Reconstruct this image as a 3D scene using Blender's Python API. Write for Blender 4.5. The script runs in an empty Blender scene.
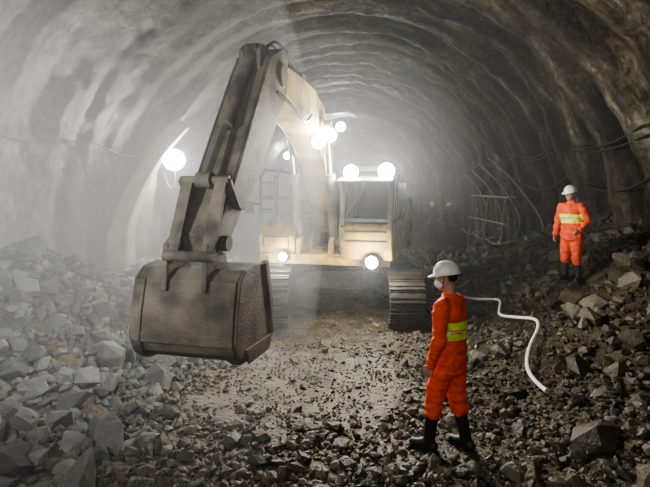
import bpy, bmesh, math, random
import numpy as np
from mathutils import Vector, Matrix, noise
random.seed(7); np.random.seed(7)
scene = bpy.context.scene
COL = scene.collection
scene.view_settings.look = 'AgX - Medium High Contrast'

# ---------------------------------------------------------------- materials
def new_mat(name):
    m = bpy.data.materials.new(name); m.use_nodes = True
    nt = m.node_tree; b = nt.nodes['Principled BSDF']
    return m, nt, b
def N(nt, t, **kw):
    n = nt.nodes.new(t)
    for k, v in kw.items():
        setattr(n, k, v)
    return n
def mat(name, c1, c2=None, rough=0.7, metal=0.0, scale=6.0, bump=0.0, bscale=40.0, coords='Object', spec=0.5, detail=6, lo=0.35, hi=0.65):
    m, nt, b = new_mat(name)
    L = nt.links
    b.inputs['Roughness'].default_value = rough
    b.inputs['Metallic'].default_value = metal
    b.inputs['Specular IOR Level'].default_value = spec
    tc = N(nt, 'ShaderNodeTexCoord')
    if c2 is None: c2 = tuple(v*0.75 for v in c1)
    nz = N(nt, 'ShaderNodeTexNoise'); nz.inputs['Scale'].default_value = scale; nz.inputs['Detail'].default_value = detail
    L.new(tc.outputs[coords], nz.inputs['Vector'])
    cr = N(nt, 'ShaderNodeValToRGB')
    cr.color_ramp.elements[0].position = lo; cr.color_ramp.elements[1].position = hi
    cr.color_ramp.elements[0].color = (*c1, 1); cr.color_ramp.elements[1].color = (*c2, 1)
    L.new(nz.outputs['Fac'], cr.inputs['Fac']); L.new(cr.outputs['Color'], b.inputs['Base Color'])
    if bump > 0:
        n2 = N(nt, 'ShaderNodeTexNoise'); n2.inputs['Scale'].default_value = bscale; n2.inputs['Detail'].default_value = 5
        L.new(tc.outputs[coords], n2.inputs['Vector'])
        bp = N(nt, 'ShaderNodeBump'); bp.inputs['Strength'].default_value = bump; bp.inputs['Distance'].default_value = 0.03
        L.new(n2.outputs['Fac'], bp.inputs['Height']); L.new(bp.outputs['Normal'], b.inputs['Normal'])
    return m
def emis(name, col, s):
    m, nt, b = new_mat(name)
    b.inputs['Base Color'].default_value = (*col, 1)
    b.inputs['Emission Color'].default_value = (*col, 1)
    b.inputs['Emission Strength'].default_value = s
    return m

def ramp(nt, stops):
    cr = N(nt, 'ShaderNodeValToRGB'); e = cr.color_ramp.elements
    e[0].position = stops[0][0]; e[0].color = (*stops[0][1], 1)
    e[1].position = stops[-1][0]; e[1].color = (*stops[-1][1], 1)
    for p, c in stops[1:-1]:
        k = e.new(p); k.color = (*c, 1)
    return cr
def shotcrete_mat():
    m, nt, b = new_mat('shotcrete'); L = nt.links
    tc = N(nt, 'ShaderNodeTexCoord')
    mp = N(nt, 'ShaderNodeMapping'); mp.inputs['Scale'].default_value = (0.3, 1.5, 0.3)
    L.new(tc.outputs['Object'], mp.inputs['Vector'])
    n1 = N(nt, 'ShaderNodeTexNoise'); n1.inputs['Scale'].default_value = 1.3; n1.inputs['Detail'].default_value = 9; n1.inputs['Roughness'].default_value = .68
    L.new(mp.outputs['Vector'], n1.inputs['Vector'])
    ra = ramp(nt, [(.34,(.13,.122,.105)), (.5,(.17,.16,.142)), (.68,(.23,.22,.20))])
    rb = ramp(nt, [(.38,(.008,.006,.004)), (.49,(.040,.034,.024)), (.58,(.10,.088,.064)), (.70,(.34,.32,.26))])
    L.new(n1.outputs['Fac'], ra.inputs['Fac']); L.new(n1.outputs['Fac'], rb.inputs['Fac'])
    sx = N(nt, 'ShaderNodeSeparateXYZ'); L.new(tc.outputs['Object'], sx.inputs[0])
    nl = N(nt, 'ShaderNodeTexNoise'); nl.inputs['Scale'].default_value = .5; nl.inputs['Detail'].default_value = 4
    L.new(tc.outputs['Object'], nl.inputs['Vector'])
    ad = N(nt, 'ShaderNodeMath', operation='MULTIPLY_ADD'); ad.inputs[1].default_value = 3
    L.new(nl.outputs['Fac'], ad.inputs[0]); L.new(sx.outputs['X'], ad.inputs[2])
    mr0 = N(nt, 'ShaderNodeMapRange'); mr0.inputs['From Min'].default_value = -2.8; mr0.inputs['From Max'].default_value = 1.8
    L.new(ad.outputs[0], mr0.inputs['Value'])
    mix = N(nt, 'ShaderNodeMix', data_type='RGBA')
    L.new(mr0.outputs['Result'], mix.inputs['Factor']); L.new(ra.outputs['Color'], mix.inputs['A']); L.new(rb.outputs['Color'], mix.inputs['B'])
    n3 = N(nt, 'ShaderNodeTexNoise'); n3.inputs['Scale'].default_value = 9; n3.inputs['Detail'].default_value = 8
    L.new(tc.outputs['Object'], n3.inputs['Vector'])
    mr = N(nt, 'ShaderNodeMapRange'); mr.inputs['From Min'].default_value = .35; mr.inputs['From Max'].default_value = .65
    mr.inputs['To Min'].default_value = .6; mr.inputs['To Max'].default_value = 1.2
    L.new(n3.outputs['Fac'], mr.inputs['Value'])
    mx = N(nt, 'ShaderNodeVectorMath', operation='SCALE')
    L.new(mix.outputs['Result'], mx.inputs[0]); L.new(mr.outputs['Result'], mx.inputs['Scale'])
    L.new(mx.outputs['Vector'], b.inputs['Base Color'])
    b.inputs['Roughness'].default_value = .5
    b.inputs['Specular IOR Level'].default_value = .35
    bp = N(nt, 'ShaderNodeBump'); bp.inputs['Distance'].default_value = .16
    mrb = N(nt, 'ShaderNodeMapRange'); mrb.inputs['To Min'].default_value = .35; mrb.inputs['To Max'].default_value = 1.0
    L.new(mr0.outputs['Result'], mrb.inputs['Value']); L.new(mrb.outputs['Result'], bp.inputs['Strength'])
    n2 = N(nt, 'ShaderNodeTexNoise'); n2.inputs['Scale'].default_value = 4.5; n2.inputs['Detail'].default_value = 10; n2.inputs['Roughness'].default_value = .68
    L.new(tc.outputs['Object'], n2.inputs['Vector'])
    L.new(n2.outputs['Fac'], bp.inputs['Height']); L.new(bp.outputs['Normal'], b.inputs['Normal'])
    return m
def rock_mat(name, dark, light, rough=.75):
    m, nt, b = new_mat(name); L = nt.links
    g = N(nt, 'ShaderNodeNewGeometry'); tc = N(nt, 'ShaderNodeTexCoord')
    nz = N(nt, 'ShaderNodeTexNoise'); nz.inputs['Scale'].default_value = 14; nz.inputs['Detail'].default_value = 6
    L.new(tc.outputs['Object'], nz.inputs['Vector'])
    ad = N(nt, 'ShaderNodeMath', operation='MULTIPLY_ADD'); ad.inputs[1].default_value = .6
    L.new(g.outputs['Random Per Island'], ad.inputs[0])
    ml = N(nt, 'ShaderNodeMath', operation='MULTIPLY'); ml.inputs[1].default_value = .5
    L.new(nz.outputs['Fac'], ml.inputs[0]); L.new(ml.outputs[0], ad.inputs[2])
    cr = ramp(nt, [(.15, dark), (.6, tuple((a+b)/2*.8 for a, b in zip(dark, light))), (.95, light)])
    L.new(ad.outputs[0], cr.inputs['Fac']); L.new(cr.outputs['Color'], b.inputs['Base Color'])
    b.inputs['Roughness'].default_value = rough
    bp = N(nt, 'ShaderNodeBump'); bp.inputs['Strength'].default_value = .6; bp.inputs['Distance'].default_value = .03
    n2 = N(nt, 'ShaderNodeTexNoise'); n2.inputs['Scale'].default_value = 30; n2.inputs['Detail'].default_value = 6
    L.new(tc.outputs['Object'], n2.inputs['Vector'])
    L.new(n2.outputs['Fac'], bp.inputs['Height']); L.new(bp.outputs['Normal'], b.inputs['Normal'])
    return m

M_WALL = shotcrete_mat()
M_RIB = mat('rib_concrete_light', (.72,.66,.46), (.50,.45,.30), bump=.4, scale=3)
M_FLOOR = mat('muddy_floor', (.018,.014,.008), (.085,.068,.042), rough=.6, scale=3.2, bump=1.0, bscale=16, detail=12, spec=.45)
M_ROCK = rock_mat('broken_rock', (.018,.015,.010), (.17,.145,.105), .6)
M_ROCKP = rock_mat('broken_rock_pale', (.045,.045,.04), (.19,.19,.18))  # paler, lower-contrast rock for the left pile
M_YEL = mat('dusty_yellow_paint', (.42,.275,.045), (.10,.072,.025), rough=.65, scale=3.5, bump=.2, detail=10)
M_CREAM = mat('cream_boom_paint', (.36,.255,.08), (.07,.053,.028), rough=.65, scale=2.6, bump=.25, detail=10)
M_STEEL = mat('worn_steel', (.15,.128,.095), (.04,.034,.026), rough=.7, metal=.0, scale=3.5, bump=.5, detail=10, spec=.3)
M_CHROME = mat('cylinder_rod', (.5,.5,.5), (.4,.4,.4), rough=.3, metal=1)
M_TRACK = mat('track_steel_muddy', (.03,.026,.02), (.07,.06,.045), rough=.65, metal=.1, scale=9, bump=.5)
M_BLACK = mat('black_rubber', (.012,.012,.012), (.025,.023,.02), rough=.55)
M_DARK = mat('dark_grey_paint', (.012,.012,.012), (.02,.019,.018), rough=.6)
M_WHITE = mat('white_plastic', (.82,.82,.80), (.70,.70,.68), rough=.35)
M_HOSE = mat('grey_hose', (.22,.21,.19), (.14,.13,.12), rough=.5)
M_LENS = emis('lamp_lens', (1, .97, .88), 120)
def glass_mat():
    m, nt, b = new_mat('cab_glass')
    b.inputs['Base Color'].default_value = (.008,.009,.008,1); b.inputs['Roughness'].default_value = .12
    b.inputs['Alpha'].default_value = .94; b.inputs['Specular IOR Level'].default_value = .25
    return m
M_GLASS = glass_mat()
M_ORANGE = mat('orange_workwear', (.95,.10,.012), (.75,.065,.01), rough=.75, scale=9, bump=.35, bscale=22)
M_ORANGE2 = mat('orange_workwear_dusty', (.85,.10,.02), (.55,.065,.02), rough=.8, scale=9, bump=.3, bscale=22)
M_NAVY = mat('dark_workwear', (.012,.015,.022), (.009,.012,.017), rough=.8, bump=.3, bscale=22)
M_HIVIS = mat('reflective_yellow_tape', (.75,.95,.06), (.62,.85,.05), rough=.4)
M_SILVER = mat('reflective_grey_tape', (.7,.72,.68), (.6,.62,.6), rough=.35)
M_SKIN = mat('skin', (.48,.27,.17), (.42,.22,.14), rough=.55, scale=12)
M_HAIR = mat('black_hair', (.012,.01,.009), (.02,.018,.015), rough=.6)
M_EYE = mat('eye_white', (.8,.8,.78), (.75,.75,.72), rough=.2)
M_LIP = mat('lip', (.35,.13,.1), (.3,.1,.08), rough=.5)
M_MASK = mat('mask_fabric', (.75,.8,.85), (.68,.74,.8), rough=.8)

# ---------------------------------------------------------------- mesh helpers
def finish(bm, name, m, parent=None, smooth=False, bevel=0, autos=None):
    bmesh.ops.recalc_face_normals(bm, faces=bm.faces[:])
    me = bpy.data.meshes.new(name); bm.to_mesh(me); bm.free()
    if isinstance(m, (list, tuple)):
        for x in m: me.materials.append(x)
    else: me.materials.append(m)
    ob = bpy.data.objects.new(name, me); COL.objects.link(ob)
    if smooth:
        for p in me.polygons: p.use_smooth = True
    if bevel:
        md = ob.modifiers.new('bevel', 'BEVEL'); md.width = bevel; md.segments = 2; md.limit_method = 'ANGLE'; md.angle_limit = math.radians(40)
    if parent: ob.parent = parent
    return ob
def empty(name, loc=(0,0,0)):
    e = bpy.data.objects.new(name, None); e.location = loc; COL.objects.link(e); e.empty_display_size = .2
    return e
def box(bm, c, s, M=Matrix.Identity(4)):
    r = bmesh.ops.create_cube(bm, size=1, matrix=M @ Matrix.Translation(c) @ Matrix.Diagonal((*s, 1)))
    return r['verts']
def beam(bm, p0, p1, w, h, M=Matrix.Identity(4)):
    p0, p1 = Vector(p0), Vector(p1); d = p1-p0
    q = d.to_track_quat('Z', 'Y').to_matrix().to_4x4()
    bmesh.ops.create_cube(bm, size=1, matrix=M @ Matrix.Translation((p0+p1)/2) @ q @ Matrix.Diagonal((w, h, d.length, 1)))
def cyl(bm, p0, p1, r0, r1=None, seg=20, M=Matrix.Identity(4)):
    if r1 is None: r1 = r0
    p0, p1 = Vector(p0), Vector(p1); d = p1-p0
    q = d.to_track_quat('Z', 'Y').to_matrix().to_4x4()
    bmesh.ops.create_cone(bm, cap_ends=True, segments=seg, radius1=r0, radius2=r1, depth=d.length, matrix=M @ Matrix.Translation((p0+p1)/2) @ q)
def prism(bm, prof, x0, x1, M=Matrix.Identity(4)):
    a = [bm.verts.new(M @ Vector((x0, y, z))) for y, z in prof]
    b = [bm.verts.new(M @ Vector((x1, y, z))) for y, z in prof]
    n = len(prof)
    bm.faces.new(a); bm.faces.new(b[::-1])
    for i in range(n):
        bm.faces.new((a[i], a[(i+1) % n], b[(i+1) % n], b[i]))
def ellipsoid(bm, c, r, M=Matrix.Identity(4), u=20, v=14):
    bmesh.ops.create_uvsphere(bm, u_segments=u, v_segments=v, radius=1, matrix=M @ Matrix.Translation(c) @ Matrix.Diagonal((*r, 1)))
def capsule(bm, p0, p1, r0, r1, seg=16, M=Matrix.Identity(4)):
    p0, p1 = Vector(p0), Vector(p1); d = (p1-p0); Ln = d.length; d.normalize()
    q = d.to_track_quat('Z', 'Y').to_matrix()
    prof = []
    for i in range(1, 5):
        a = -math.pi/2 + i*math.pi/8
        prof.append((math.sin(a)*r0, math.cos(a)*r0))
    for i in range(0, 4):
        a = i*math.pi/8
        prof.append((Ln+math.sin(a)*r1, math.cos(a)*r1))
    rings = []
    for z, r in prof:
        rings.append([bm.verts.new(M @ (p0 + q @ Vector((math.cos(t)*r, math.sin(t)*r, z)))) for t in [2*math.pi*k/seg for k in range(seg)]])
    b = bm.verts.new(M @ (p0 - d*r0)); t = bm.verts.new(M @ (p1 + d*r1))
    for i in range(len(rings)-1):
        for k in range(seg):
            bm.faces.new((rings[i][k], rings[i][(k+1) % seg], rings[i+1][(k+1) % seg], rings[i+1][k]))
    for k in range(seg):
        bm.faces.new((b, rings[0][(k+1) % seg], rings[0][k]))
        bm.faces.new((t, rings[-1][k], rings[-1][(k+1) % seg]))
def loftz(bm, secs, seg=28, M=Matrix.Identity(4)):
    rings = []
    for z, cy, rx, ry in secs:
        rings.append([bm.verts.new(M @ Vector((math.cos(t)*rx, cy+math.sin(t)*ry, z))) for t in [2*math.pi*k/seg for k in range(seg)]])
    for i in range(len(rings)-1):
        for k in range(seg):
            bm.faces.new((rings[i][k], rings[i][(k+1) % seg], rings[i+1][(k+1) % seg], rings[i+1][k]))
    bm.faces.new(rings[0][::-1]); bm.faces.new(rings[-1])
def remeshed(bm, name, m, parent, voxel, smooth_it=4, wrinkle=0, wscale=9):
    bmesh.ops.recalc_face_normals(bm, faces=bm.faces[:])
    me = bpy.data.meshes.new('tmp'); bm.to_mesh(me); bm.free()
    ob = bpy.data.objects.new('tmp', me); COL.objects.link(ob)
    r = ob.modifiers.new('r', 'REMESH'); r.mode = 'VOXEL'; r.voxel_size = voxel; r.adaptivity = 0
    s = ob.modifiers.new('s', 'SMOOTH'); s.factor = .5; s.iterations = smooth_it
    dg = bpy.context.evaluated_depsgraph_get()
    me2 = bpy.data.meshes.new_from_object(ob.evaluated_get(dg))
    bpy.data.objects.remove(ob)
    if wrinkle:
        nr = [v.normal.copy() for v in me2.vertices]
        for v, n in zip(me2.vertices, nr):
            c = v.co
            f = noise.noise(Vector((c.x*wscale*.7, c.y*wscale*.7, c.z*wscale*1.6))) + .6*noise.noise(Vector((c.x*wscale*2+5, c.y*wscale*2, c.z*wscale*3.4)))
            v.co = c + n*(f*wrinkle)
    for x in (m if isinstance(m, (list, tuple)) else [m]): me2.materials.append(x)
    for p in me2.polygons: p.use_smooth = True; p.material_index = 0
    me2.name = name
    o2 = bpy.data.objects.new(name, me2); COL.objects.link(o2)
    if parent: o2.parent = parent
    return o2
def tube(name, pts, r, m, parent=None, closed=False):
    cu = bpy.data.curves.new(name, 'CURVE'); cu.dimensions = '3D'; cu.bevel_depth = r; cu.bevel_resolution = 3; cu.resolution_u = 8
    sp = cu.splines.new('NURBS'); sp.points.add(len(pts)-1)
    for p, c in zip(sp.points, pts): p.co = (*c, 1)
    sp.order_u = 3; sp.use_endpoint_u = True; sp.use_cyclic_u = closed
    cu.materials.append(m)
    ob = bpy.data.objects.new(name, cu); COL.objects.link(ob)
    if parent: ob.parent = parent
    return ob
def ss(t): t = max(0., min(1., t)); return t*t*(3-2*t)

# ---------------------------------------------------------------- ground
def Hs(x, y):
    tl = ss((-1.8-x)/3.2); fl = 1-.85*ss((y-6.5)/5)
    tr = max(0, min(1.15, (x-1.9)/4.2))**1.55; fr = 1-ss((y-12)/6)
    return 1.5*tl*fl + 1.42*tr*fr
def H(x, y):
    b = Hs(x, y)
    n = noise.fractal(Vector((x*.8, y*.8, 0)), 1.0, 2.1, 5)
    n2 = noise.noise(Vector((x*.35+9, y*.35, 3)))
    a = .035 + .16*min(1, b/.6)
    return b + n*a + n2*.03*(1 if b < .05 else 2)
def grid_floor():
    xs = np.arange(-8, 9.01, .08)
    ys = [-4.]
    while ys[-1] < 50: ys.append(ys[-1] + (.08 if ys[-1] < 12 else .1+.02*(ys[-1]-12)))
    def h2(x, y):
        h = H(x, y)
        if 2 < y < 13 and abs(x) < 3: h += .018*noise.noise(Vector((x*6, y*6, 2))) + .02*noise.noise(Vector((x*2.6, y*2.6, 5)))
        return h
    verts = [(x, y, h2(x, y)) for y in ys for x in xs]
    nx = len(xs); faces = [(j*nx+i, j*nx+i+1, (j+1)*nx+i+1, (j+1)*nx+i) for j in range(len(ys)-1) for i in range(nx-1)]
    me = bpy.data.meshes.new('floor'); me.from_pydata(verts, [], faces); me.materials.append(M_FLOOR)
    for p in me.polygons: p.use_smooth = True
    ob = bpy.data.objects.new('floor', me); COL.objects.link(ob)
grid_floor()

TPL = []
for k in range(20):
    bm = bmesh.new()
    s = Vector((1, random.uniform(.6, .95), random.uniform(.45, .75)))
    for i in range(random.randint(14, 24)):
        v = Vector((random.gauss(0,1), random.gauss(0,1), random.gauss(0,1))).normalized()*random.uniform(.75, 1.05)
        bm.verts.new((v.x*s.x, v.y*s.y, v.z*s.z))
    r = bmesh.ops.convex_hull(bm, input=bm.verts[:])
    for v in [v for v in bm.verts if not v.link_faces]: bm.verts.remove(v)
    bm.verts.index_update()
    V = np.array([v.co[:] for v in bm.verts]); F = np.array([[v.index for v in f.verts] for f in bm.faces])
    TPL.append((V, F)); bm.free()
def rocks(name, places, m):
    VV, FF, off = [], [], 0
    for (x, y, z, s) in places:
        V, F = TPL[random.randrange(20)]
        R = np.array((Matrix.Rotation(random.uniform(0, 6.28), 3, 'Z') @ Matrix.Rotation(random.gauss(0, .5), 3, 'X') @ Matrix.Rotation(random.gauss(0, .4), 3, 'Y')))
        VV.append((V*s) @ R.T + np.array((x, y, z))); FF.append(F+off); off += len(V)
    VV = np.concatenate(VV); FF = np.concatenate(FF)
    me = bpy.data.meshes.new(name); me.from_pydata(VV.tolist(), [], FF.tolist()); me.materials.append(m)
    ob = bpy.data.objects.new(name, me); COL.objects.link(ob)
    return ob
FEET = [(.98, 4.5), (1.3, 4.55), (4.4, 9.0), (4.6, 9.0), (4.45, 8.6)]
HOSE = [(2.7,9.8),(2.88,9.4),(3.15,9.1),(3.2,8.9),(2.98,8.4),(2.93,8.2),(3.1,7.8),(3.25,7.5),(3.1,7.1),(2.75,6.6),(2.5,6.1),(2.42,5.7),(2.42,5.35)]
HD = [((a[0]*(1-t)+b[0]*t), (a[1]*(1-t)+b[1]*t)) for a, b in zip(HOSE[:-1], HOSE[1:]) for t in (0,.33,.67)] + [HOSE[-1]]
def blocked(x, y, s):
    if s > .035:
        for fx, fy in FEET:
            if (x-fx)**2+(y-fy)**2 < (.16+s)**2: return True
    if s > .045 and 2 < x < 3.8 and 4.6 < y < 10:
        for fx, fy in HD:
            if abs(x-fx) < s+.05 and -s-.35 < y-fy < s+.05: return True
    if 8.1 < y < 12.5 and (-1.3-s < x < -.55+s or 1.0-s < x < 1.75+s) and s > .03: return True
    return False
pl = []
for i in range(32000):   # road gravel
    y = 2.9 + (random.random()**1.6)*15; x = random.uniform(-2.3, 3.2)+.02*y
    s = random.lognormvariate(-3.85, .6)*(1.2 if y < 5.2 else 1)
    s = min(.12, s)
    cl = noise.noise(Vector((x*.7, y*.5, 4)))
    if cl < -.1 and y > 5.2 and random.random() < .4: continue
    core = ss((1.5-abs(x+.2))/.8)*ss((y-4.6)/1.0)
    if s > .032 and random.random() < core*.8: continue
    if s > .02: s *= 1-.25*core
    if blocked(x, y, s): continue
    pl.append((x, y, H(x, y)+s*.18, s))
rocks('gravel', pl, M_ROCK)
pl = []
for i in range(9000):
    y = 2.2+random.random()**1.2*13; x = random.uniform(-5.9, -1.6)
    if random.random() > .25+ss((-1.6-x)/.9): continue
    s = min(.38, random.lognormvariate(-2.95, .7))
    pl.append((x, y, H(x, y)+s*.05, s))
rocks('rubble_pile', pl, M_ROCKP)
pl = []
for i in range(9500):
    y = 2.6+random.random()**1.1*17; x = random.uniform(1.7, 6.6)
    if random.random() > .2+ss((x-1.6)/1.5): continue
    s = min(.28, random.lognormvariate(-3.1, .66))
    if blocked(x, y, s): continue
    pl.append((x, y, H(x, y)+s*.15, s))
for (x, y, s) in [(3.75,7.4,.28),(4.15,8.3,.3),(4.9,7.8,.26),(2.0,6.6,.12),(3.9,6.2,.22),(4.6,6.8,.2),(2.7,10.5,.25),(3.4,4.9,.16),(3.0,4.2,.14),(5.3,8.6,.3)]:
    pl.append((x, y, H(x, y)+s*.25, s))
rocks('rubble_pile.001', pl, M_ROCK)

# ---------------------------------------------------------------- tunnel
def cx(y): return .05*y
def tun(th, y):
    R = 6.2
    if y > 27: R -= .6*ss((y-27)/.25)
    c = math.cos(th)
    amp = .06 + .30*ss((c+.6)/1.1)
    amp *= .3+.7*ss((y-2)/4)
    amp *= 1+.7*noise.noise(Vector((c*1.5, math.sin(th)*1.5, y*.7)))
    yy = y + .4*noise.noise(Vector((c*2.0, math.sin(th)*2.0, y*.35)))
    rib = amp*abs(math.cos(math.pi*yy/1.35))**1.4
    p = Vector((R*c, y, R*math.sin(th)))
    rg = .4+.6*ss((c+.7)/.9)
    nz = noise.fractal(p*.45, 1., 2.1, 4)*.16*rg + noise.noise(p*2.3)*.07*rg + noise.noise(p*4.6)*.03
    r = R - rib + nz
    return (cx(y)+r*c, y, 1.2+r*math.sin(th))
def tunnel_part(name, t0, t1, n, m, skirt=None):
    ys = list(np.arange(-4, 30, .11)) + list(np.arange(30, 48.2, .3))
    cols = []
    for y in ys:
        row = [tun(t0+(t1-t0)*k/n, y) for k in range(n+1)]
        if skirt == 'end':
            e = row[-1]; row.append((e[0], y, .4)); row.append((e[0], y, -.3))
        if skirt == 'start':
            e = row[0]; row = [(e[0], y, -.3), (e[0], y, .4)] + row
        cols.append(row)
    w = len(cols[0]); verts = [v for r in cols for v in r]
    faces = [(j*w+i, j*w+i+1, (j+1)*w+i+1, (j+1)*w+i) for j in range(len(ys)-1) for i in range(w-1)]
    me = bpy.data.meshes.new(name); me.from_pydata(verts, [], faces); me.materials.append(m)
    for p in me.polygons: p.use_smooth = True
    ob = bpy.data.objects.new(name, me); COL.objects.link(ob)
a1, a2 = math.radians(48), math.radians(118)
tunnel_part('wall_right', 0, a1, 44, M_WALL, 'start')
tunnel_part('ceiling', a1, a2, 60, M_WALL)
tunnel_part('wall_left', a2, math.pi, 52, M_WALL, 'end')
bm = bmesh.new()
prism(bm, [(48.1, -.4), (48.1, 8), (48.3, 8), (48.3, -.4)], -6, 11)
finish(bm, 'wall_back', M_WALL)
bm = bmesh.new()
secs = []
for k in range(20):
    a = math.radians(32)*k/19
    th = math.radians(180) - a
    rr = 6.05-.2*(k/19)**2; yy = 12.8+2.0*(k/19)
    secs.append((Vector((cx(yy)+rr*math.cos(th), yy, 1.2+rr*math.sin(th))), Vector((math.cos(th), 0, math.sin(th))), 1.1-.6*k/19))
secs.insert(0, (Vector((cx(12.8)-6.05, 12.8, -.1)), Vector((-1, 0, 0)), 1.2))
R = []
for c, n, w_ in secs:
    R.append([bm.verts.new(v) for v in (c-n*.26*w_+Vector((0,-.16*w_,0)), c-n*.30*w_+Vector((0,.3*w_,0)), c+n*.3+Vector((0,.4,0)), c+n*.3+Vector((0,-.35*w_,0)))])
for i in range(len(R)-1):
    for k in range(4):
        bm.faces.new((R[i][k], R[i][(k+1)%4], R[i+1][(k+1)%4], R[i+1][k]))
bm.faces.new(R[0]); bm.faces.new(R[-1][::-1])
finish(bm, 'trim_1', M_RIB, smooth=False, bevel=.04)

# ---------------------------------------------------------------- lights
def point(name, loc, e, col=(1, .95, .85), size=.08, parent=None):
    l = bpy.data.lights.new(name, 'POINT'); l.energy = e; l.color = col; l.shadow_soft_size = size
    o = bpy.data.objects.new(name, l); o.location = loc; COL.objects.link(o)
    if parent: o.parent = parent
    return o
def spot(name, loc, target, e, angle=100, blend=.6, col=(1,1,1), size=.15, parent=None):
    l = bpy.data.lights.new(name, 'SPOT'); l.energy = e; l.color = col; l.shadow_soft_size = size
    l.spot_size = math.radians(angle); l.spot_blend = blend
    o = bpy.data.objects.new(name, l); o.location = loc
    o.rotation_euler = (Vector(target)-Vector(loc)).to_track_quat('-Z', 'Y').to_euler(); COL.objects.link(o)
    if parent: o.parent = parent
    return o
def floodlight(name, loc, target, r, e, col=(1,.96,.88)):
    root = empty(name, loc)
    d = (Vector(target)-Vector(loc)).normalized(); q = d.to_track_quat('-Z', 'Y').to_matrix().to_4x4()
    bm = bmesh.new(); cyl(bm, (0,0,0), (0,0,.16), r*1.12, r*.6, M=q); cyl(bm, (0,0,.16),(0,0,.26), r*.5, M=q)
    beam(bm, (r*1.1,0,.08),(r*1.1,0,.32), .03,.04, M=q); beam(bm, (-r*1.1,0,.08),(-r*1.1,0,.32), .03,.04, M=q); beam(bm, (-r*1.1,0,.32),(r*1.1,0,.32), .03,.04, M=q)
    finish(bm, 'housing', M_DARK, root)
    bm = bmesh.new(); ellipsoid(bm, (0,0,-.01), (r, r, .05), M=q)
    finish(bm, 'lens', M_LENS, root, smooth=True)
    if e: point('bulb', d*.18, e, col, .08, root)
    return root
floodlight('floodlight', (-4.62, 15.0, 3.25), (-1, 3, 2.0), .32, 1250)
floodlight('floodlight', (-3.5, 30, 4.55), (0, 5, 2), .38, 1000)
floodlight('floodlight', (-2.4, 31, 4.4), (0, 5, 2), .22, 200)
floodlight('floodlight', (.95, 29.5, 6.05), (0, 5, 2), .28, 300)
# added fill lamps in unseen fixtures beside / behind the camera
f = floodlight('floodlight', (-3.0, 1.9, 2.7), (-2.2, 9, 3.2), .2, 0)
spot('fill_beam', (.03,.12,0), (-.1, 6, .5), 760, 130, .85, (.88,.93,1), .25, f)
f = floodlight('floodlight', (-.6, -2.6, 4.2), (0, 8, 1.5), .25, 0)
spot('fill_beam', (0,.2,-.05), (1.4, 10, -4.), 200, 110, .9, (1,.96,.88), .3, f)

# ---------------------------------------------------------------- excavator
EX = empty('excavator', (.23, 10.2, 0))
bmS, bmF = bmesh.new(), bmesh.new()
def loop(s, r=.43, a=1.62):
    P = 4*a+2*math.pi*r; s = s % P
    if s < 2*a: return (-a+s, .47-r, Vector((0,1,0)), Vector((0,0,-1)))
    s -= 2*a
    if s < math.pi*r:
        t = -math.pi/2+s/r; return (a+math.cos(t)*r, .47+math.sin(t)*r, Vector((0,-math.sin(t),math.cos(t))), Vector((0,math.cos(t),math.sin(t))))
    s -= math.pi*r
    if s < 2*a: return (a-s, .47+r, Vector((0,-1,0)), Vector((0,0,1)))
    s -= 2*a
    t = math.pi/2+s/r
    return (-a+math.cos(t)*r, .47+math.sin(t)*r, Vector((0,-math.sin(t),math.cos(t))), Vector((0,math.cos(t),math.sin(t))))
PL = 4*1.62+2*math.pi*.43
for sx in (-1.15, 1.15):
    n = 48
    for i in range(n):
        y, z, t, o = loop(PL*i/n)
        Mx = Matrix(((1,0,0,sx),(0,t.y,o.y,y),(0,t.z,o.z,z),(0,0,0,1)))
        box(bmS, (0,0,0), (.6, .175, .03), Mx)
        box(bmS, (0,.05,.03), (.6, .025, .05), Mx); box(bmS, (0,-.02,.025), (.6, .02, .035), Mx)
        box(bmS, (0.09,0,-.05), (.05, .15, .08), Mx); box(bmS, (-.09,0,-.05), (.05, .15, .08), Mx)
    for y in (-1.62, 1.62):
        cyl(bmF, (sx-.08, y, .47), (sx+.08, y, .47), .34, seg=28); cyl(bmF, (sx-.2, y, .47), (sx+.2, y, .47), .12)
    for k in range(7): cyl(bmF, (sx-.14, -1.2+.4*k, .2), (sx+.14, -1.2+.4*k, .2), .1)
    for k in (-.5, .6): cyl(bmF, (sx-.1, k, .8), (sx+.1, k, .8), .07)
    box(bmF, (sx, 0, .48), (.34, 2.7, .3)); box(bmF, (sx, -1.35, .47), (.3, .6, .16))
finish(bmS, 'track_shoes', M_TRACK, EX)
box(bmF, (0,0,.62), (1.1, 1.3, .34)); 
for a in (-1, 1):
    for b in (-1, 1):
        beam(bmF, (a*.3, b*.3, .66), (a*1.1, b*1., .5), .3, .28)
cyl(bmF, (0,0,.78), (0,0,1.08), .55, seg=36); 
finish(bmF, 'undercarriage_frame', M_TRACK, EX, bevel=.02)
U = Matrix.Rotation(math.radians(-14), 4, 'Z')
bm = bmesh.new()
box(bm, (.1,.55,1.13), (2.4, 4.2, .18), U)
prism(bm, [(-1.5,1.2),(-1.55,1.55),(-1.35,1.78),(-.2,1.84),(.7,2.0),(.7,1.2)], -1.1, -.42, U)
box(bm, (-.76,-1.56,1.42), (.46,.03,.2), U)
prism(bm, [(.75,1.2),(.75,2.15),(2.3,2.15),(2.5,1.9),(2.5,1.2)], -1.2, 1.35, U)
finish(bm, 'upper_body', M_YEL, EX, bevel=.04)
bm = bmesh.new()
prof = [(2.3,.95),(2.3,2.2),(2.75,2.15),(2.95,1.9),(2.95,1.2),(2.8,.95)]
prism(bm, prof, -1.25, 1.38, U)
finish(bm, 'counterweight', M_CREAM, EX, bevel=.08)
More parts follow.
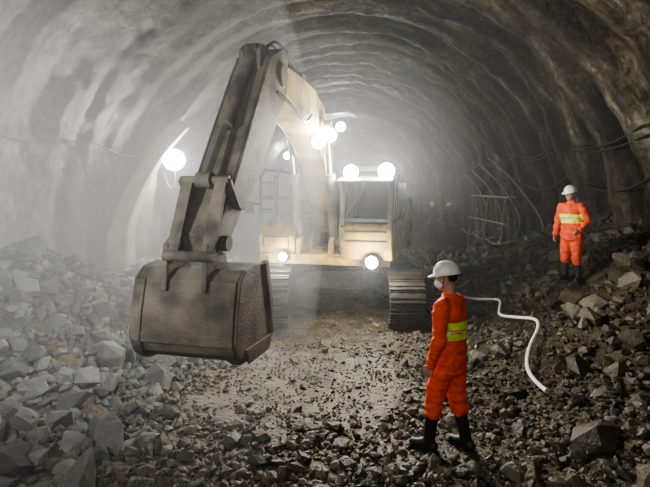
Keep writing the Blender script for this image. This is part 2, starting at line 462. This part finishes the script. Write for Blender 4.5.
# cab
x0, x1 = .46, 1.36
xm = (x0+x1)/2
bm = bmesh.new()
prism(bm, [(-1.72,1.17),(-1.8,1.36),(-1.8,1.72),(-1.7,1.80),(.12,1.80),(.12,1.17)], x0, x1, U)
finish(bm, 'cab_body', M_YEL, EX, bevel=.03)
bm = bmesh.new()
box(bm, (xm,-1.805,1.5), (.7,.02,.03), U); box(bm, (xm,-1.805,1.66), (.7,.02,.03), U)
prism(bm, [(-1.50,2.70),(-1.42,2.78),(-1.2,2.82),(.02,2.82),(.14,2.76),(.14,2.68)], x0-.02, x1+.02, U)
prism(bm, [(-1.98,2.50),(-1.98,2.53),(-1.45,2.62),(-1.45,2.58)], x0-.02, x1+.02, U)  # added visor slab, keeps roof lamp light off the cab glass
for x in (x0+.04, x1-.04):
    beam(bm, (x,-1.76,1.76), (x,-1.46,2.73), .08, .09, U)
    beam(bm, (x,.07,1.76), (x,.07,2.73), .08, .1, U)
    beam(bm, (x,-.75,1.76), (x,-.72,2.73), .06, .07, U)
    beam(bm, (x,-1.7,1.82), (x,.07,1.82), .07, .08, U)
beam(bm, (x0,-1.74,1.86), (x1,-1.74,1.86), .05,.05, U)
finish(bm, 'cab_frame', M_TRACK, EX, bevel=.02)
bm = bmesh.new()
prism(bm, [(-1.74,1.80),(-1.46,2.71),(.06,2.71),(.06,1.80)], x0+.03, x1-.03, U)
finish(bm, 'cab_glass', M_GLASS, EX)
bm = bmesh.new()
box(bm, (xm,-.55,1.92), (.5,.5,.14), U); box(bm, (xm,-.3,2.24), (.48,.12,.6), U); box(bm, (xm,-.28,2.56), (.26,.1,.16), U)
beam(bm, (xm-.25,-1.0,1.82),(xm-.25,-.95,2.12),.03,.03,U); beam(bm, (xm+.25,-1.0,1.82),(xm+.25,-.95,2.12),.03,.03,U)
finish(bm, 'cab_seat', M_DARK, EX, bevel=.03)
bm = bmesh.new()
cyl(bm, (.57,-1.80,1.92), (.87,-1.66,2.4), .012, M=U, seg=8)
rail = [(-1.08,-1.5,1.75),(-1.08,-1.5,2.6),(-1.08,-1.25,2.75),(-1.08,.3,2.75),(-1.08,.3,2.0)]
for a, b in zip(rail[:-1], rail[1:]): cyl(bm, a, b, .03, M=U, seg=10)
rail = [(-.80,-1.5,1.75),(-.80,-1.5,2.6),(-.80,-1.25,2.75),(-.80,-.6,2.7),(-.80,-.6,1.85)]
for a, b in zip(rail[:-1], rail[1:]): cyl(bm, a, b, .03, M=U, seg=10)
cyl(bm, (-1.08,-1.5,2.2), (-1.08,.3,2.2), .018, M=U, seg=8); cyl(bm, (-1.08,-.6,1.85), (-1.08,-.6,2.75), .02, M=U, seg=8)
for z in (2.0,2.25,2.5): cyl(bm, (-1.08,-1.5,z), (-.80,-1.5,z), .02, M=U, seg=8)
cyl(bm, (1.38,-1.7,1.86),(1.42,-1.75,2.5), .018, M=U, seg=8)
cyl(bm, (-1.08,-1.5,2.1),(-1.25,-1.55,2.12), .014, M=U, seg=8)
box(bm, (-1.28,-1.56,2.05), (.16,.03,.24), U); box(bm, (1.52,-1.7,2.35), (.14,.04,.26), U); cyl(bm, (1.40,-1.7,2.4),(1.52,-1.7,2.4), .014, M=U, seg=8)
for k in range(3): box(bm, (-.76,-1.72+.05*k,.62+.2*k), (.36,.12,.03), U)
for s in (-.93,-.59): beam(bm, (s,-1.75,.6),(s,-1.55,1.15), .025,.03, U)
finish(bm, 'handrails_and_steps', M_DARK, EX)
# boom
BX = -.06
def spine(bm, pts, x0, x1, M):
    up, lo = [], []
    for i, (y, z, h) in enumerate(pts):
        a = pts[max(0,i-1)]; b = pts[min(len(pts)-1,i+1)]
        d = Vector((b[0]-a[0], b[1]-a[1])).normalized(); n = Vector((-d.y, d.x))
        up.append((y+n.x*h, z+n.y*h)); lo.append((y-n.x*h, z-n.y*h))
    prism(bm, up+lo[::-1], x0, x1, M)
bm = bmesh.new()
bp = [(-.2,1.62,.14),(-.6,2.08,.24),(-1.1,2.68,.31),(-1.5,3.15,.36),(-1.9,3.46,.38),(-2.4,3.64,.35),(-3.1,3.76,.27),(-3.75,3.84,.18),(-3.98,3.86,.13)]
spine(bm, bp, BX-.21, BX+.21, U)
spine(bm, [(a,b,c+.012) for a,b,c in bp[1:-1]], BX-.235, BX-.215, U)
spine(bm, [(a,b,c+.012) for a,b,c in bp[1:-1]], BX+.215, BX+.235, U)
for s in (-1,1): cyl(bm, (BX+s*.2,-1.95,3.44), (BX+s*.3,-1.95,3.44), .13, M=U)
cyl(bm, (BX-.34,-.2,1.62), (BX+.34,-.2,1.62), .15, M=U)
prism(bm, [(-2.15,3.88),(-2.45,4.2),(-2.65,4.18),(-2.75,3.9)], BX-.13, BX-.08, U)
prism(bm, [(-2.15,3.88),(-2.45,4.2),(-2.65,4.18),(-2.75,3.9)], BX+.08, BX+.13, U)
finish(bm, 'boom', M_CREAM, EX, bevel=.02)
bm = bmesh.new()
for s in (-.34,.24): prism(bm, [(-.8,1.2),(-.45,1.85),(0,1.85),(.4,1.2)], BX+s, BX+s+.1, U)
for s in (-.34,.26): prism(bm, [(-1.55,1.1),(-1.5,1.5),(-1.25,1.55),(-.9,1.1)], BX+s, BX+s+.1, U)
finish(bm, 'boom_foot_brackets', M_YEL, EX, bevel=.02)
# stick
T = Vector((-3.93,3.86)); E = Vector((-5.62,1.88)); SL = (E-T).length
d = (E-T).normalized(); nf = Vector((d.y, -d.x)); 
if nf.y < 0: nf = -nf
def sp(s, o=0):
    if s > 0: s = s*SL/2.9
    v = T+d*s+nf*o; return (v.x, v.y)
bm = bmesh.new()
prof = [sp(-.42,-.12), sp(-.47,.06), sp(-.28,.22), sp(.15,.40), sp(.5,.38), sp(1.4,.29), sp(2.5,.17), sp(2.9,.13), sp(3.02,0), sp(2.95,-.13), sp(2.3,-.18), sp(1.2,-.26), sp(.2,-.28), sp(-.1,-.22)]
prism(bm, prof, BX-.2, BX+.2, U)
prism(bm, prof[1:7]+prof[10:14], BX-.23, BX-.205, U); prism(bm, prof[1:7]+prof[10:14], BX+.205, BX+.23, U)
cyl(bm, (BX-.27,T.x,T.y),(BX+.27,T.x,T.y), .15, M=U)
for s in (-.14,.08): prism(bm, [sp(-.05,.33), sp(.05,.52), sp(.2,.54), sp(.45,.36)], BX+s, BX+s+.06, U)
finish(bm, 'stick', M_STEEL, EX, bevel=.02)
bmA, bmB = bmesh.new(), bmesh.new()
def hyd(p0, p1, r, f=.58):
    p0, p1 = Vector(p0), Vector(p1); m = p0.lerp(p1, f)
    cyl(bmA, p0, m, r, M=U); cyl(bmA, p0.lerp(p1,f-.04), p0.lerp(p1,f+.01), r*1.18, M=U); cyl(bmB, m, p1, r*.55, M=U)
    for p in (p0, p1): cyl(bmA, p+Vector((-r*1.1,0,0)), p+Vector((r*1.1,0,0)), r*1.15, M=U)
for s in (-.33,.33): hyd((BX+s,-1.3,1.42), (BX+s,-1.95,3.44), .085, .6)
bt = sp(-.38,.0)
hyd((BX,-2.5,4.15), (BX,bt[0]+.02,bt[1]+.02), .085, .62)
a = sp(.12,.48); b = sp(2.35,.36)
hyd((BX,a[0],a[1]), (BX,b[0],b[1]), .07, .62)
finish(bmA, 'hydraulic_barrels', M_STEEL, EX, smooth=False)
finish(bmB, 'hydraulic_rods', M_CHROME, EX)
KB = .97
UB = U @ Matrix.Translation((BX*(1-KB)-.05, E.x, E.y)) @ Matrix.Diagonal((KB,KB,KB,1)) @ Matrix.Translation((0,5.77,-1.94))
bm = bmesh.new()
c = sp(2.42,0); B = (E.x-.25, E.y-.1)
for s in (-.2,.16):
    beam(bm, (BX+s*1.3+.02,b[0],b[1]), (BX+s*1.3+.02,c[0],c[1]), .1,.04, U)
    beam(bm, (BX+s+.02,b[0],b[1]), (BX+s+.02,B[0],B[1]), .12,.045, U)
cyl(bm, (BX-.26,b[0],b[1]),(BX+.26,b[0],b[1]), .04, M=U); cyl(bm, (BX-.26,B[0],B[1]),(BX+.26,B[0],B[1]), .05, M=U)
cyl(bm, (BX-.28,E.x,E.y),(BX+.28,E.x,E.y), .075, M=U)
finish(bm, 'bucket_linkage', M_STEEL, EX)
bm = bmesh.new()
shell = [(-5.40,1.70),(-5.66,1.73),(-5.88,1.70),(-6.00,1.60),(-6.07,1.30),(-6.10,1.06),(-6.04,.92),(-5.90,.83),(-5.66,.80),(-5.18,.80)]
inn = []
for i, (y, z) in enumerate(shell):
    v = Vector((-5.55-y, 1.3-z)); v = v.normalized()*.04 if v.length > 0 else Vector((0,0)); inn.append((y+v.x, z+v.y))
BW = .53
prism(bm, shell+inn[::-1], BX-BW, BX+BW, UB)
side = shell + [(-5.3,1.3)]
for s in (-1,1):
    xa = BX+s*BW; prism(bm, side, xa, xa+s*.035, UB)
    prism(bm, [(-5.42,1.7),(-5.3,1.3),(-5.2,.9),(-5.12,.92),(-5.2,1.3),(-5.32,1.72)], xa-.02, xa+s*.06, UB)
    prism(bm, [(-5.9,.95),(-5.84,.79),(-5.3,.77),(-5.2,.92)], xa+s*.03, xa+s*.055, UB)
for s in (-.24,.18): prism(bm, [(-5.6,1.7),(-5.66,2.0),(-5.85,2.05),(-6.03,1.94),(-6.06,1.5),(-5.9,1.66)], BX+s, BX+s+.06, UB)
for xx in (-.48,.48): prism(bm, [(y-(.025 if y < -5.5 else 0), z-(.025 if z < 1.2 else 0)) for y, z in shell[3:]] + [(y+.02, z+.02) for y, z in shell[3:]][::-1], BX+xx-.05, BX+xx+.05, UB)
box(bm, (BX, -6.09, 1.06), (.98, .03, .10), UB)
for k in range(5):
    xc = BX-.46+.23*k
    prism(bm, [(-5.3,.77),(-5.3,.87),(-5.12,.89),(-4.95,.86),(-5.12,.78)], xc-.05, xc+.05, UB)
finish(bm, 'bucket', M_STEEL, EX, bevel=.012)
def uu(p): return U @ Vector(p)
for k, s in enumerate((-.14,-.07,.0,.07)):
    tube('hydraulic_hose_%d' % (k+1), [uu((BX+s,-.6,2.4)), uu((BX+s,-1.2,3.2)), uu((BX+s,-1.8,3.8)), uu((BX+s,-2.4,4.08)), uu((BX+s,-3.2,4.2+.04*k)), uu((BX+s,-3.9,4.3+.04*k)), uu((BX+s,-4.25,4.0))], .018, M_BLACK, EX)
for k, s in enumerate((-.26,.26)):
    tube('stick_hose_%d' % (k+1), [uu((BX+s,-2.6,3.55)), uu((BX+s*1.3,-3.2,3.3)), uu((BX+s*1.4,-3.7,3.45)), uu((BX+s,-4.2,3.6))], .02, M_BLACK, EX)
bmH, bmL = bmesh.new(), bmesh.new()
lamps = [((.64,-1.68,2.67), .125, 290), ((1.25,-1.68,2.69), .135, 330), ((-.60,-1.66,1.18), .075, 70), ((1.03,-1.90,1.17), .10, 130),
         ((BX+.38,-1.9,3.30), .12, 280), ((BX+.33,-2.45,3.14), .11, 120)]
for p, r, e in lamps:
    p = Vector(p)
    cyl(bmH, p, p+Vector((0,.12,0)), r*1.1, r*.7, M=U); ellipsoid(bmL, p, (r,.035,r), M=U)
    point('work_lamp_bulb', U @ (p+Vector((0,-.14,0))), e, (1,.96,.86), .07, EX)
finish(bmH, 'work_lamp_housings', M_DARK, EX); finish(bmL, 'work_lamp_lenses', M_LENS, EX, smooth=True)

# ---------------------------------------------------------------- people
def person(name, loc, yaw, P, suit, trousers=None, boots=M_BLACK, stripes=None, mask=False, head_yaw=0, scale=1., fine=True, bh=.36):
    root = empty(name, loc); root.rotation_euler = (0,0,math.radians(yaw)); root.scale = (scale,)*3
    trousers = trousers or suit
    vx = .011 if fine else .018
    G = lambda k: Vector(P[k])
    bm = bmesh.new()
    loftz(bm, [(.76,0,.195,.16),(.88,0,.20,.165),(1.03,.005,.182,.148),(1.18,.008,.196,.155),(1.32,.008,.205,.15),(1.41,.008,.17,.115),(1.455,.008,.095,.08),(1.50,.005,.074,.07)])
    for s, k in ((1,'L'),(-1,'R')):
        sh = Vector((s*.188,0,1.38)); el, wr = G('elbow'+k), G('wrist'+k)
        capsule(bm, Vector((s*.09,0,1.385)), sh, .08, .08); capsule(bm, sh, el, .081, .066)
        capsule(bm, el, el.lerp(wr,.93), .066, .052)
    jk = remeshed(bm, 'jacket', [suit, M_HIVIS, M_SILVER], root, vx, 4, .017)
    if stripes:
        for p in jk.data.polygons:
            c = p.center
            if abs(c.x) < .215 and (stripes == 'all' or c.y > -.01):
                if 1.085 < c.z < 1.145 or 1.185 < c.z < 1.25: p.material_index = 1
                elif 1.155 < c.z < 1.175: p.material_index = 2
    bm = bmesh.new()
    loftz(bm, [(.79,0,.14,.12),(.86,0,.172,.14),(1.0,0,.16,.125)])
    for s, k in ((1,'L'),(-1,'R')):
        hp = Vector((s*.09,0,.88)); kn, an = G('knee'+k), G('ankle'+k)
        top = an.lerp(kn, (bh-.07)/.4)
        capsule(bm, hp, kn, .118, .092); capsule(bm, kn, top, .092, .084)
    remeshed(bm, 'trousers', trousers, root, vx, 4, .018)
    bm = bmesh.new()
    for k in 'LR':
        kn, an = G('knee'+k), G('ankle'+k); gz = an.z-.09
        top = an.lerp(kn, (bh-.05)/.4)
        capsule(bm, top, an, .066, .054)
        f = Vector(P.get('toe'+k, (0,-1,0))).normalized()
        capsule(bm, Vector((an.x,an.y,gz+.05))-f*.045, Vector((an.x,an.y,gz+.045))+f*.15, .048, .042)
        capsule(bm, Vector((an.x,an.y,gz+.08))-f*.01, Vector((an.x,an.y,gz+.05))+f*.1, .05, .045)
        side = Vector((-f.y, f.x, 0))
        for q in (-1, 1): capsule(bm, Vector((an.x,an.y,gz+.02))-f*.05+side*.018*q, Vector((an.x,an.y,gz+.02))+f*.165+side*.018*q, .028, .026)
    remeshed(bm, 'boots', boots, root, .009 if fine else .016, 2)
    bm = bmesh.new()
    for s, k in ((1,'L'),(-1,'R')):
        el, wr = G('elbow'+k), G('wrist'+k)
        D = (wr-el).normalized(); Nn = Vector((-s,0,0)); Nn = (Nn-D*Nn.dot(D)).normalized()
        S = D.cross(Nn); S = S if S.y < 0 else -S
        capsule(bm, wr-D*.05, wr+D*.01, .03, .026)
        for i in range(4):
            o = (.033-.022*i); L = (.068,.078,.072,.055)[i]
            k0 = wr+D*.085+S*o-D*(.006*abs(i-1)); capsule(bm, wr+S*o*.7+D*.01, k0, .015, .0125, seg=10)
            d1 = (D+Nn*.25).normalized(); d2 = (D+Nn*.8).normalized(); d3 = (D*.6+Nn*1.1).normalized()
            a1 = k0+d1*L*.45; a2 = a1+d2*L*.33; a3 = a2+d3*L*.22
            capsule(bm, k0, a1, .0095,.009,seg=8); capsule(bm, a1, a2, .009,.0083,seg=8); capsule(bm, a2, a3, .0083,.007,seg=8)
        t0 = wr+S*.025+D*.02; t1 = t0+(S*.8+D*.8+Nn*.2).normalized()*.045; t2 = t1+(S*.25+D+Nn*.35).normalized()*.035
        capsule(bm, t0, t1, .014,.0115,seg=8); capsule(bm, t1, t2, .011,.009,seg=8)
    remeshed(bm, 'hands', M_SKIN, root, .0045 if fine else .009, 1)
    Mh = Matrix.Translation((0,0,1.5)) @ Matrix.Rotation(math.radians(head_yaw), 4, 'Z') @ Matrix.Rotation(math.radians(P.get('nod',4)), 4, 'X') @ Matrix.Translation((0,0,-1.5))
    bm = bmesh.new()
    loftz(bm, [(1.515,-.055,.028,.028),(1.535,-.048,.045,.048),(1.565,-.03,.06,.072),(1.60,-.015,.069,.088),(1.64,-.008,.074,.095),(1.69,-.003,.076,.097),(1.73,0,.065,.085),(1.755,0,.035,.05)], M=Mh)
    capsule(bm, (0,-.095,1.65), (0,-.112,1.612), .009, .014, M=Mh)
    capsule(bm, (-.03,-.082,1.665), (.03,-.082,1.665), .014, .014, M=Mh)
    capsule(bm, (-.035,-.075,1.605), (.035,-.075,1.605), .016, .016, M=Mh)
    ellipsoid(bm, (0,-.075,1.535), (.022,.02,.018), M=Mh)
    for s in (-1,1): ellipsoid(bm, (s*.077,.008,1.628), (.011,.02,.032), M=Mh)
    capsule(bm, (0,.012,1.44), (0,.0,1.57), .058, .055)
    remeshed(bm, 'head', M_SKIN, root, .006, 2)
    bm = bmesh.new()
    for s in (-1,1): ellipsoid(bm, (s*.03,-.088,1.642), (.013,.010,.008), M=Mh)
    finish(bm, 'eyes', M_EYE, root, smooth=True)
    bm = bmesh.new()
    for s in (-1,1):
        ellipsoid(bm, (s*.03,-.097,1.642), (.006,.004,.007), M=Mh)
        capsule(bm, (s*.018,-.098,1.664), (s*.045,-.088,1.664), .004,.003,seg=8,M=Mh)
    ellipsoid(bm, (0,.018,1.655), (.0785,.088,.075), M=Mh)
    finish(bm, 'hair_and_brows', M_HAIR, root, smooth=True)
    bm = bmesh.new()
    capsule(bm, (-.022,-.094,1.575), (.022,-.094,1.575), .006,.006,seg=8,M=Mh)
    finish(bm, 'mouth', M_LIP, root, smooth=True)
    if mask:
        bm = bmesh.new()
        ellipsoid(bm, (0,-.062,1.583), (.064,.068,.052), M=Mh)
        finish(bm, 'face_mask', M_MASK, root, smooth=True)
        for s in (-1,1): tube('mask_strap', [Mh @ Vector(v) for v in ((s*.05,-.08,1.6),(s*.078,-.03,1.62),(s*.086,.012,1.64),(s*.08,.02,1.6),(s*.055,-.06,1.56))], .0022, M_MASK, root)
    bm = bmesh.new(); seg = 40
    rings = []
    for i in range(9):
        a = (math.pi/2)*i/8.6
        rings.append([(math.cos(t)*.106*math.cos(a)**.8, math.sin(t)*.125*math.cos(a)**.8, 1.68+.108*math.sin(a)) for t in [2*math.pi*k/seg for k in range(seg)]])
    br = []
    for t in [2*math.pi*k/seg for k in range(seg)]:
        f = max(0,-math.sin(t))**1.5; e = .011+.045*f
        br.append((math.cos(t)*(.106+e*.8), math.sin(t)*(.125+e), 1.673-.014*f))
    under = [(x*.86, y*.86, z-.004) for x,y,z in br]
    allr = [under, [(x,y,z-.005) for x,y,z in br], br] + rings
    vr = [[bm.verts.new(Mh @ Vector(v)) for v in r] for r in allr]
    for i in range(len(vr)-1):
        for k in range(seg): bm.faces.new((vr[i][k], vr[i][(k+1)%seg], vr[i+1][(k+1)%seg], vr[i+1][k]))
    bm.faces.new(vr[-1])
    for xx in (-.03,0,.03):
        pts = [(xx, -.112*math.cos(a), 1.685+.103*math.sin(a)+.004-abs(xx)*.12) for a in [math.pi*k/12 for k in range(1,12)]]
        for a, b2 in zip(pts[:-1], pts[1:]): capsule(bm, a, b2, .009,.009,seg=8,M=Mh)
    finish(bm, 'hard_hat', M_WHITE, root, smooth=True)
    for s in (-1,1): tube('chin_strap', [Mh @ Vector(v) for v in ((s*.09,.0,1.69),(s*.083,-.02,1.62),(s*.06,-.045,1.55),(0,-.06,1.508))], .004, M_BLACK, root)
    return root
PA = dict(elbowL=(.275,.02,1.12), wristL=(.262,-.07,.86), elbowR=(-.265,.0,1.12), wristR=(-.25,-.1,.87),
          kneeL=(.11,-.10,.5), ankleL=(.13,-.15,.09), kneeR=(-.09,.04,.49), ankleR=(-.10,.13,.09), toeL=(.15,-1,0), toeR=(-.2,-1,0), nod=8)
person('construction_worker', (1.14, 4.5, H(1.14,4.5)+.0), -126, PA, M_ORANGE, stripes='back', mask=True, head_yaw=12, scale=.965)
PB = dict(elbowL=(.29,.03,1.13), wristL=(.22,-.14,.97), elbowR=(-.28,.03,1.12), wristR=(-.29,-.05,.86),
          kneeL=(.11,-.04,.5), ankleL=(.13,-.0,.09), kneeR=(-.11,-.03,.49), ankleR=(-.14,.03,.09), toeL=(.2,-1,0), toeR=(-.3,-1,0), nod=10)
person('construction_worker', (4.53, 9.0, H(4.53,9.0)+.04), -55, PB, M_ORANGE2, stripes='all', head_yaw=-10, scale=.98)
person('construction_worker', (4.95, 22.6, H(4.95,22.6)), 10, PB, M_NAVY, scale=.98, fine=False)
person('construction_worker', (5.65, 22.2, H(5.65,22.2)), -50, PA, M_NAVY, scale=.97, fine=False)

# ---------------------------------------------------------------- hose, cables
tube('water_hose', [(x, y, H(x,y)+.13) for x, y in HOSE], .025, M_WHITE)
hp = [(1.9,11.5),(1.75,10),(1.95,9.2),(2.0,8.6),(2.2,8.3),(2.05,7.9)]
tube('power_cable', [(x, y, H(x,y)+.07) for x, y in hp], .022, M_BLACK)
def wallpt(thdeg, y, off=.22):
    th = math.radians(thdeg); r = 6.2-off-(.6 if y > 27 else 0)
    return (cx(y)+r*math.cos(th), y, 1.2+r*math.sin(th))
for k, (a, sag) in enumerate([(22,2),(25,3),(17,4)]):
    pts = []
    for i in range(40):
        y = 5+i*.55; pts.append(wallpt(a - sag*abs(math.sin(i*.45))-k, y, .36))
    tube('wall_cable', pts, .022, M_BLACK)
for k in range(4):
    y0 = 13+k*1.6
    pts = [wallpt(24-2*k, y0+6, .35), wallpt(17-k, y0+4, .45), wallpt(8-k, y0+2, .6), wallpt(1, y0+.4, .8+.1*k), wallpt(-5, y0, 1.3), wallpt(-8, y0+.8, 1.7), wallpt(-6, y0+2.4, 1.5)]
    tube('air_hose', pts, .03, M_HOSE)
tr = empty('hose_trestle', (5.6, 16.5, 0)); bm = bmesh.new()
for yy in (-1.6, 0, 1.6):
    cyl(bm, (-.35, yy, .0), (-.1, yy, 2.1), .03, seg=8); cyl(bm, (.35, yy, .0), (.1, yy, 2.1), .03, seg=8); cyl(bm, (-.28, yy, .7), (.28, yy, .7), .02, seg=8)
for z, x in ((2.1,-.1),(2.1,.1),(1.3,-.2)): cyl(bm, (x,-1.9,z), (x,1.9,z), .03, seg=8)
finish(bm, 'frame', M_HOSE, tr)
pts = [wallpt(158 + 2.5*abs(math.sin(i*.5)), 3+i*.6, .2) for i in range(36)]
tube('wall_cable', pts, .016, M_HOSE)
tube('lamp_cable', [(-4.62,15.1,3.1),(-4.55,15.0,2.6),(-4.7,15.0,2.3),(-4.95,15.1,2.7),(-5.1,15.3,3.5)], .02, M_BLACK)

# ---------------------------------------------------------------- dusty air
def haze(name, bm, dens, g):
    hz = finish(bm, name, M_WHITE)
    mv = bpy.data.materials.new(name); mv.use_nodes = True; nt = mv.node_tree; nt.nodes.clear()
    o = nt.nodes.new('ShaderNodeOutputMaterial'); v = nt.nodes.new('ShaderNodeVolumeScatter')
    v.inputs['Color'].default_value = (.93,.95,1,1); v.inputs['Density'].default_value = dens; v.inputs['Anisotropy'].default_value = g
    nt.links.new(v.outputs[0], o.inputs['Volume'])
    hz.data.materials.clear(); hz.data.materials.append(mv)
for c, r, dn in (((-5.4,5.4,2.2),(3.5,5.2,4.2),.050), ((-4.8,6.4,2.0),(4.8,7.9,6.2),.030)):
    bm = bmesh.new(); ellipsoid(bm, c, r, u=48, v=32); haze('dust_cloud', bm, dn, .05)
for c, r, dn in (((-.3,18.,2.8),(4.6,12.5,3.8),.011), ((.5,19.5,2.6),(7.5,15,6.5),.0085)):
    bm = bmesh.new(); ellipsoid(bm, c, r, u=48, v=32); haze('dust_cloud', bm, dn, .2)

w = bpy.data.worlds.new('World'); scene.world = w; w.use_nodes = True
w.node_tree.nodes['Background'].inputs[0].default_value = (.8,.88,1,1); w.node_tree.nodes['Background'].inputs[1].default_value = .1

# ---------------------------------------------------------------- camera
cd = bpy.data.cameras.new('camera'); cam = bpy.data.objects.new('camera', cd); COL.objects.link(cam)
cam.location = (0, 0, 2.42); cam.rotation_euler = (math.radians(90), 0, 0)
cd.sensor_width = 36; cd.lens = 36*490/650; cd.shift_y = -56.5/650; cd.clip_start = .05; cd.clip_end = 200
scene.camera = cam
